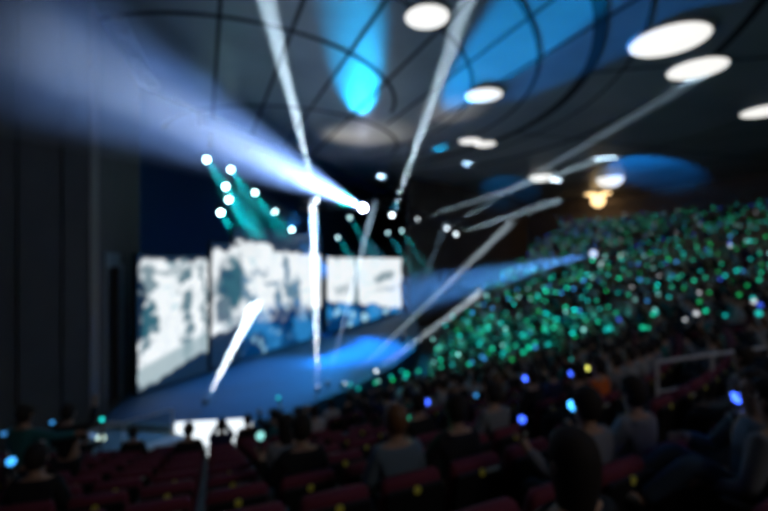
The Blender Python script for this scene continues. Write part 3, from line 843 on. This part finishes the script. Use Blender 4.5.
# reclining person in jeans at the right edge
p = at(757, 440, 2.75); 
zr = rise(min(ROWS, key=lambda q: abs(q - (Vector((p.x, p.y)) - C).length)))
person((p.x, p.y, zr), rad(75), 'recline', 'slate blue', 'person in grey-blue top and jeans with drawn-up knees, bottom right corner', None, M_jeans, False)

# people holding the single lights of the near rows
def proj(v): return 384 + F * v.x / v.y, HOR - F * (v.z - EYE) / v.y
for px, py, d, c, s_, lab in [(725, 401, 5.0, 'blue', 18, 'bright blue light stick below the metal handrail'), (595, 415, 6.0, 'sky blue', 12, 'bright blue-white light stick among the near right rows'),
                              (500, 441, 3.9, 'blue', 10, 'blue light stick beside a hand, above a near maroon seat'), (422, 434, 5, 'green', 10, 'pale green light stick left of the large person in black'),
                              (576, 377, 7.5, 'blue', 14, 'violet-blue light stick left of the orange top'), (575, 388, 7, 'yellow', 5, 'yellow-green light stick touching the orange top'),
                              (428, 402, 8, 'blue', 14, 'deep blue light stick at the foot of the green-lit stalls'), (543, 408, 7, 'green', 8, 'mint light stick in the near middle rows'),
                              (484, 409, 8, 'pale cyan', 6, 'pale light stick below the green rail'), (530, 385, 10, 'blue', 16, 'violet light stick just under the green handrail'),
                              (5, 470, 5.3, 'sky blue', 7, 'blue light stick at the lower left corner'), (238, 466, 5.6, 'pale cyan', 4, 'pale cyan phone-like light stick in the left rows')]:
    best = None
    for s in slots:
        if s.get('used') or not d * .65 < s['d'] < d * 1.6: continue
        for pose, hand in (('wave', 'har'), ('wave_left', 'hal'), ('phone', 'har'), ('hold', 'har'), ('hold_left', 'hal')):
            q = Matrix.Translation((s['p'].x, s['p'].y, s['z'])) @ Matrix.Rotation(rotz(s), 4, 'Z') @ Vector(skel(pose)[hand])
            x, y = proj(q + Vector((0, 0, .12))); e = (x - px) ** 2 + (y - py) ** 2
            if best is None or e < best[0]: best = (e, s, pose, q)
    e, s, pose, q = best; s['used'] = 1
    tc = R.choice(['black', 'black', 'navy', 'grey'])
    person((s['p'].x, s['p'].y, s['z']), rotz(s), pose, tc, 'person in %s holding the %s' % (tc, ' '.join(lab.split()[:9])))
    o = bpy.data.objects.new('light_stick', stick_mesh(c, max(1, round(s_ * .3)), .045 if d > 4.5 else .03)); col.objects.link(o); o.location = q + Vector((0, 0, .03))
    tag(o, lab, 'light stick', 'light sticks held by the audience')
# crowd
cands = [s for s in slots if not s.get('used') and s['d'] > 6.5 and not (s['d'] < 9 and s['px'] < 768 and R.random() < .88) and not (s['d'] < 15 and s['px'] < 270 and R.random() < .93)]
crowd = []
for s in cands:
    if R.random() < .84: crowd.append(s)
TC = ['black', 'black', 'navy', 'grey', 'white', 'teal', 'brown', 'black', 'striped grey']
PO = ['sit', 'wave', 'wave', 'wave_left', 'phone', 'both']
bulkp, bulks, nst = [], [], 0
prow = {}
for s in sorted(crowd, key=lambda s: s['px']): L_ = prow.setdefault(s['row'], []); s['nth'] = len(L_); L_.append(s)
HZ = {'near rows': 'in the near rows', 'middle rows': 'in the middle rows', 'lower far stalls': 'in the lower far stalls', 'middle far stand': 'in the middle of the far stand', 'top far stand': 'high in the far stand'}
HH = {'left': 'on the left', 'middle': 'left of centre', 'centre-right': 'right of centre', 'right': 'on the right'}
PW = {'sit': 'seated', 'wave': 'raising the right hand', 'wave_left': 'raising the left hand', 'phone': 'holding both hands before the face', 'both': 'raising both hands'}
for i, s in enumerate(crowd):
    pose = R.choice(PO) if s['d'] > 8 else R.choice(['sit', 'sit', 'phone', 'wave']); tc = R.choice(TC)
    h, v = zone(s); rw = ORD[s['row']] + ' row'
    ind = i < 280
    J, me = crowd_mesh(pose, tc, not ind)
    sc_ = R.uniform(.93, 1.04); turn = R.uniform(-.15, .15)
    mt = place(s) @ Matrix.Rotation(turn, 4, 'Z') @ Matrix.Scale(sc_, 4)
    if ind:
        o = bpy.data.objects.new('person', me); col.objects.link(o); o.matrix_world = mt
        tag(o, 'person in %s %s, %s from left in %s' % (tc, PW[pose], nth(s['nth']), rw), 'person', 'audience seated in the curved rows')
    else: bulkp.append((me, mt))
    if R.random() < ((.99 if s['px'] < 620 else .75) if s['d'] > 11 else .25):
        far = s['d']
        if s['px'] < 600 and s['r'] < 21: cs = ['teal', 'green', 'green', 'teal', 'teal', 'pale cyan', 'sky blue', 'deep green']
        elif s['px'] < 600: cs = ['teal', 'green', 'sky blue', 'sky blue', 'pale cyan', 'deep green', 'blue']
        else: cs = ['teal', 'green', 'deep green', 'pale cyan', 'sky blue', 'blue', 'teal', 'green', 'white', 'teal', 'deep green', 'teal', 'green', 'deep green']
        c = R.choice(cs)
        st = R.choice([1, 2, 2, 3, 5] if s['px'] < 620 else [1, 1, 1, 2, 3]) if far > 11 else R.choice([1, 2])
        if far > 33: st = 1
        if far < 19: st = max(1, st // 2)
        hand = 'har' if pose in ('wave', 'phone', 'both', 'sit') else 'hal'
        q = mt @ Vector(J[hand])
        mm = Matrix.Translation(q + Vector((0, 0, .03))) @ Matrix.Rotation(R.uniform(-.3, .3), 4, 'X') @ Matrix.Rotation(R.uniform(-.3, .3), 4, 'Y')
        sm = stick_mesh(c, st, .048)
        if nst < 295:
            o = bpy.data.objects.new('light_stick', sm); col.objects.link(o); o.matrix_world = mm; nst += 1
            br = 'bright' if st >= 3 else 'dim' if st <= 1 else 'glowing'
            tag(o, '%s %s light stick of the %s' % (br, c, '%s audience member in %s' % (nth(s['nth']), rw)), 'light stick', 'light sticks held by the audience')
        else: bulks.append((sm, mm))
bulk('audience', bulkp, 'distant seated crowd filling the upper far stands', 'crowd')
bulk('light_sticks', bulks, 'hundreds of tiny green, teal and blue light sticks across the far stands', 'light sticks')

# seat labels: shared only inside one row and zone
byrow = {}
for s in slots[:300]: byrow.setdefault(s['row'], []).append(s)
top = max(byrow)
for r_, L_ in byrow.items():
    L_.sort(key=lambda s: s['px'])
    for i, s in enumerate(L_):
        tag(s['obj'], 'maroon seat%s, %s from the left in the %s' % (' with pale strip' if s['strip'] else '', nth(i), 'nearest row' if r_ == top else ORD[top - r_] + ' nearest row'),
            'seat', 'maroon theatre seats of the curved rows')
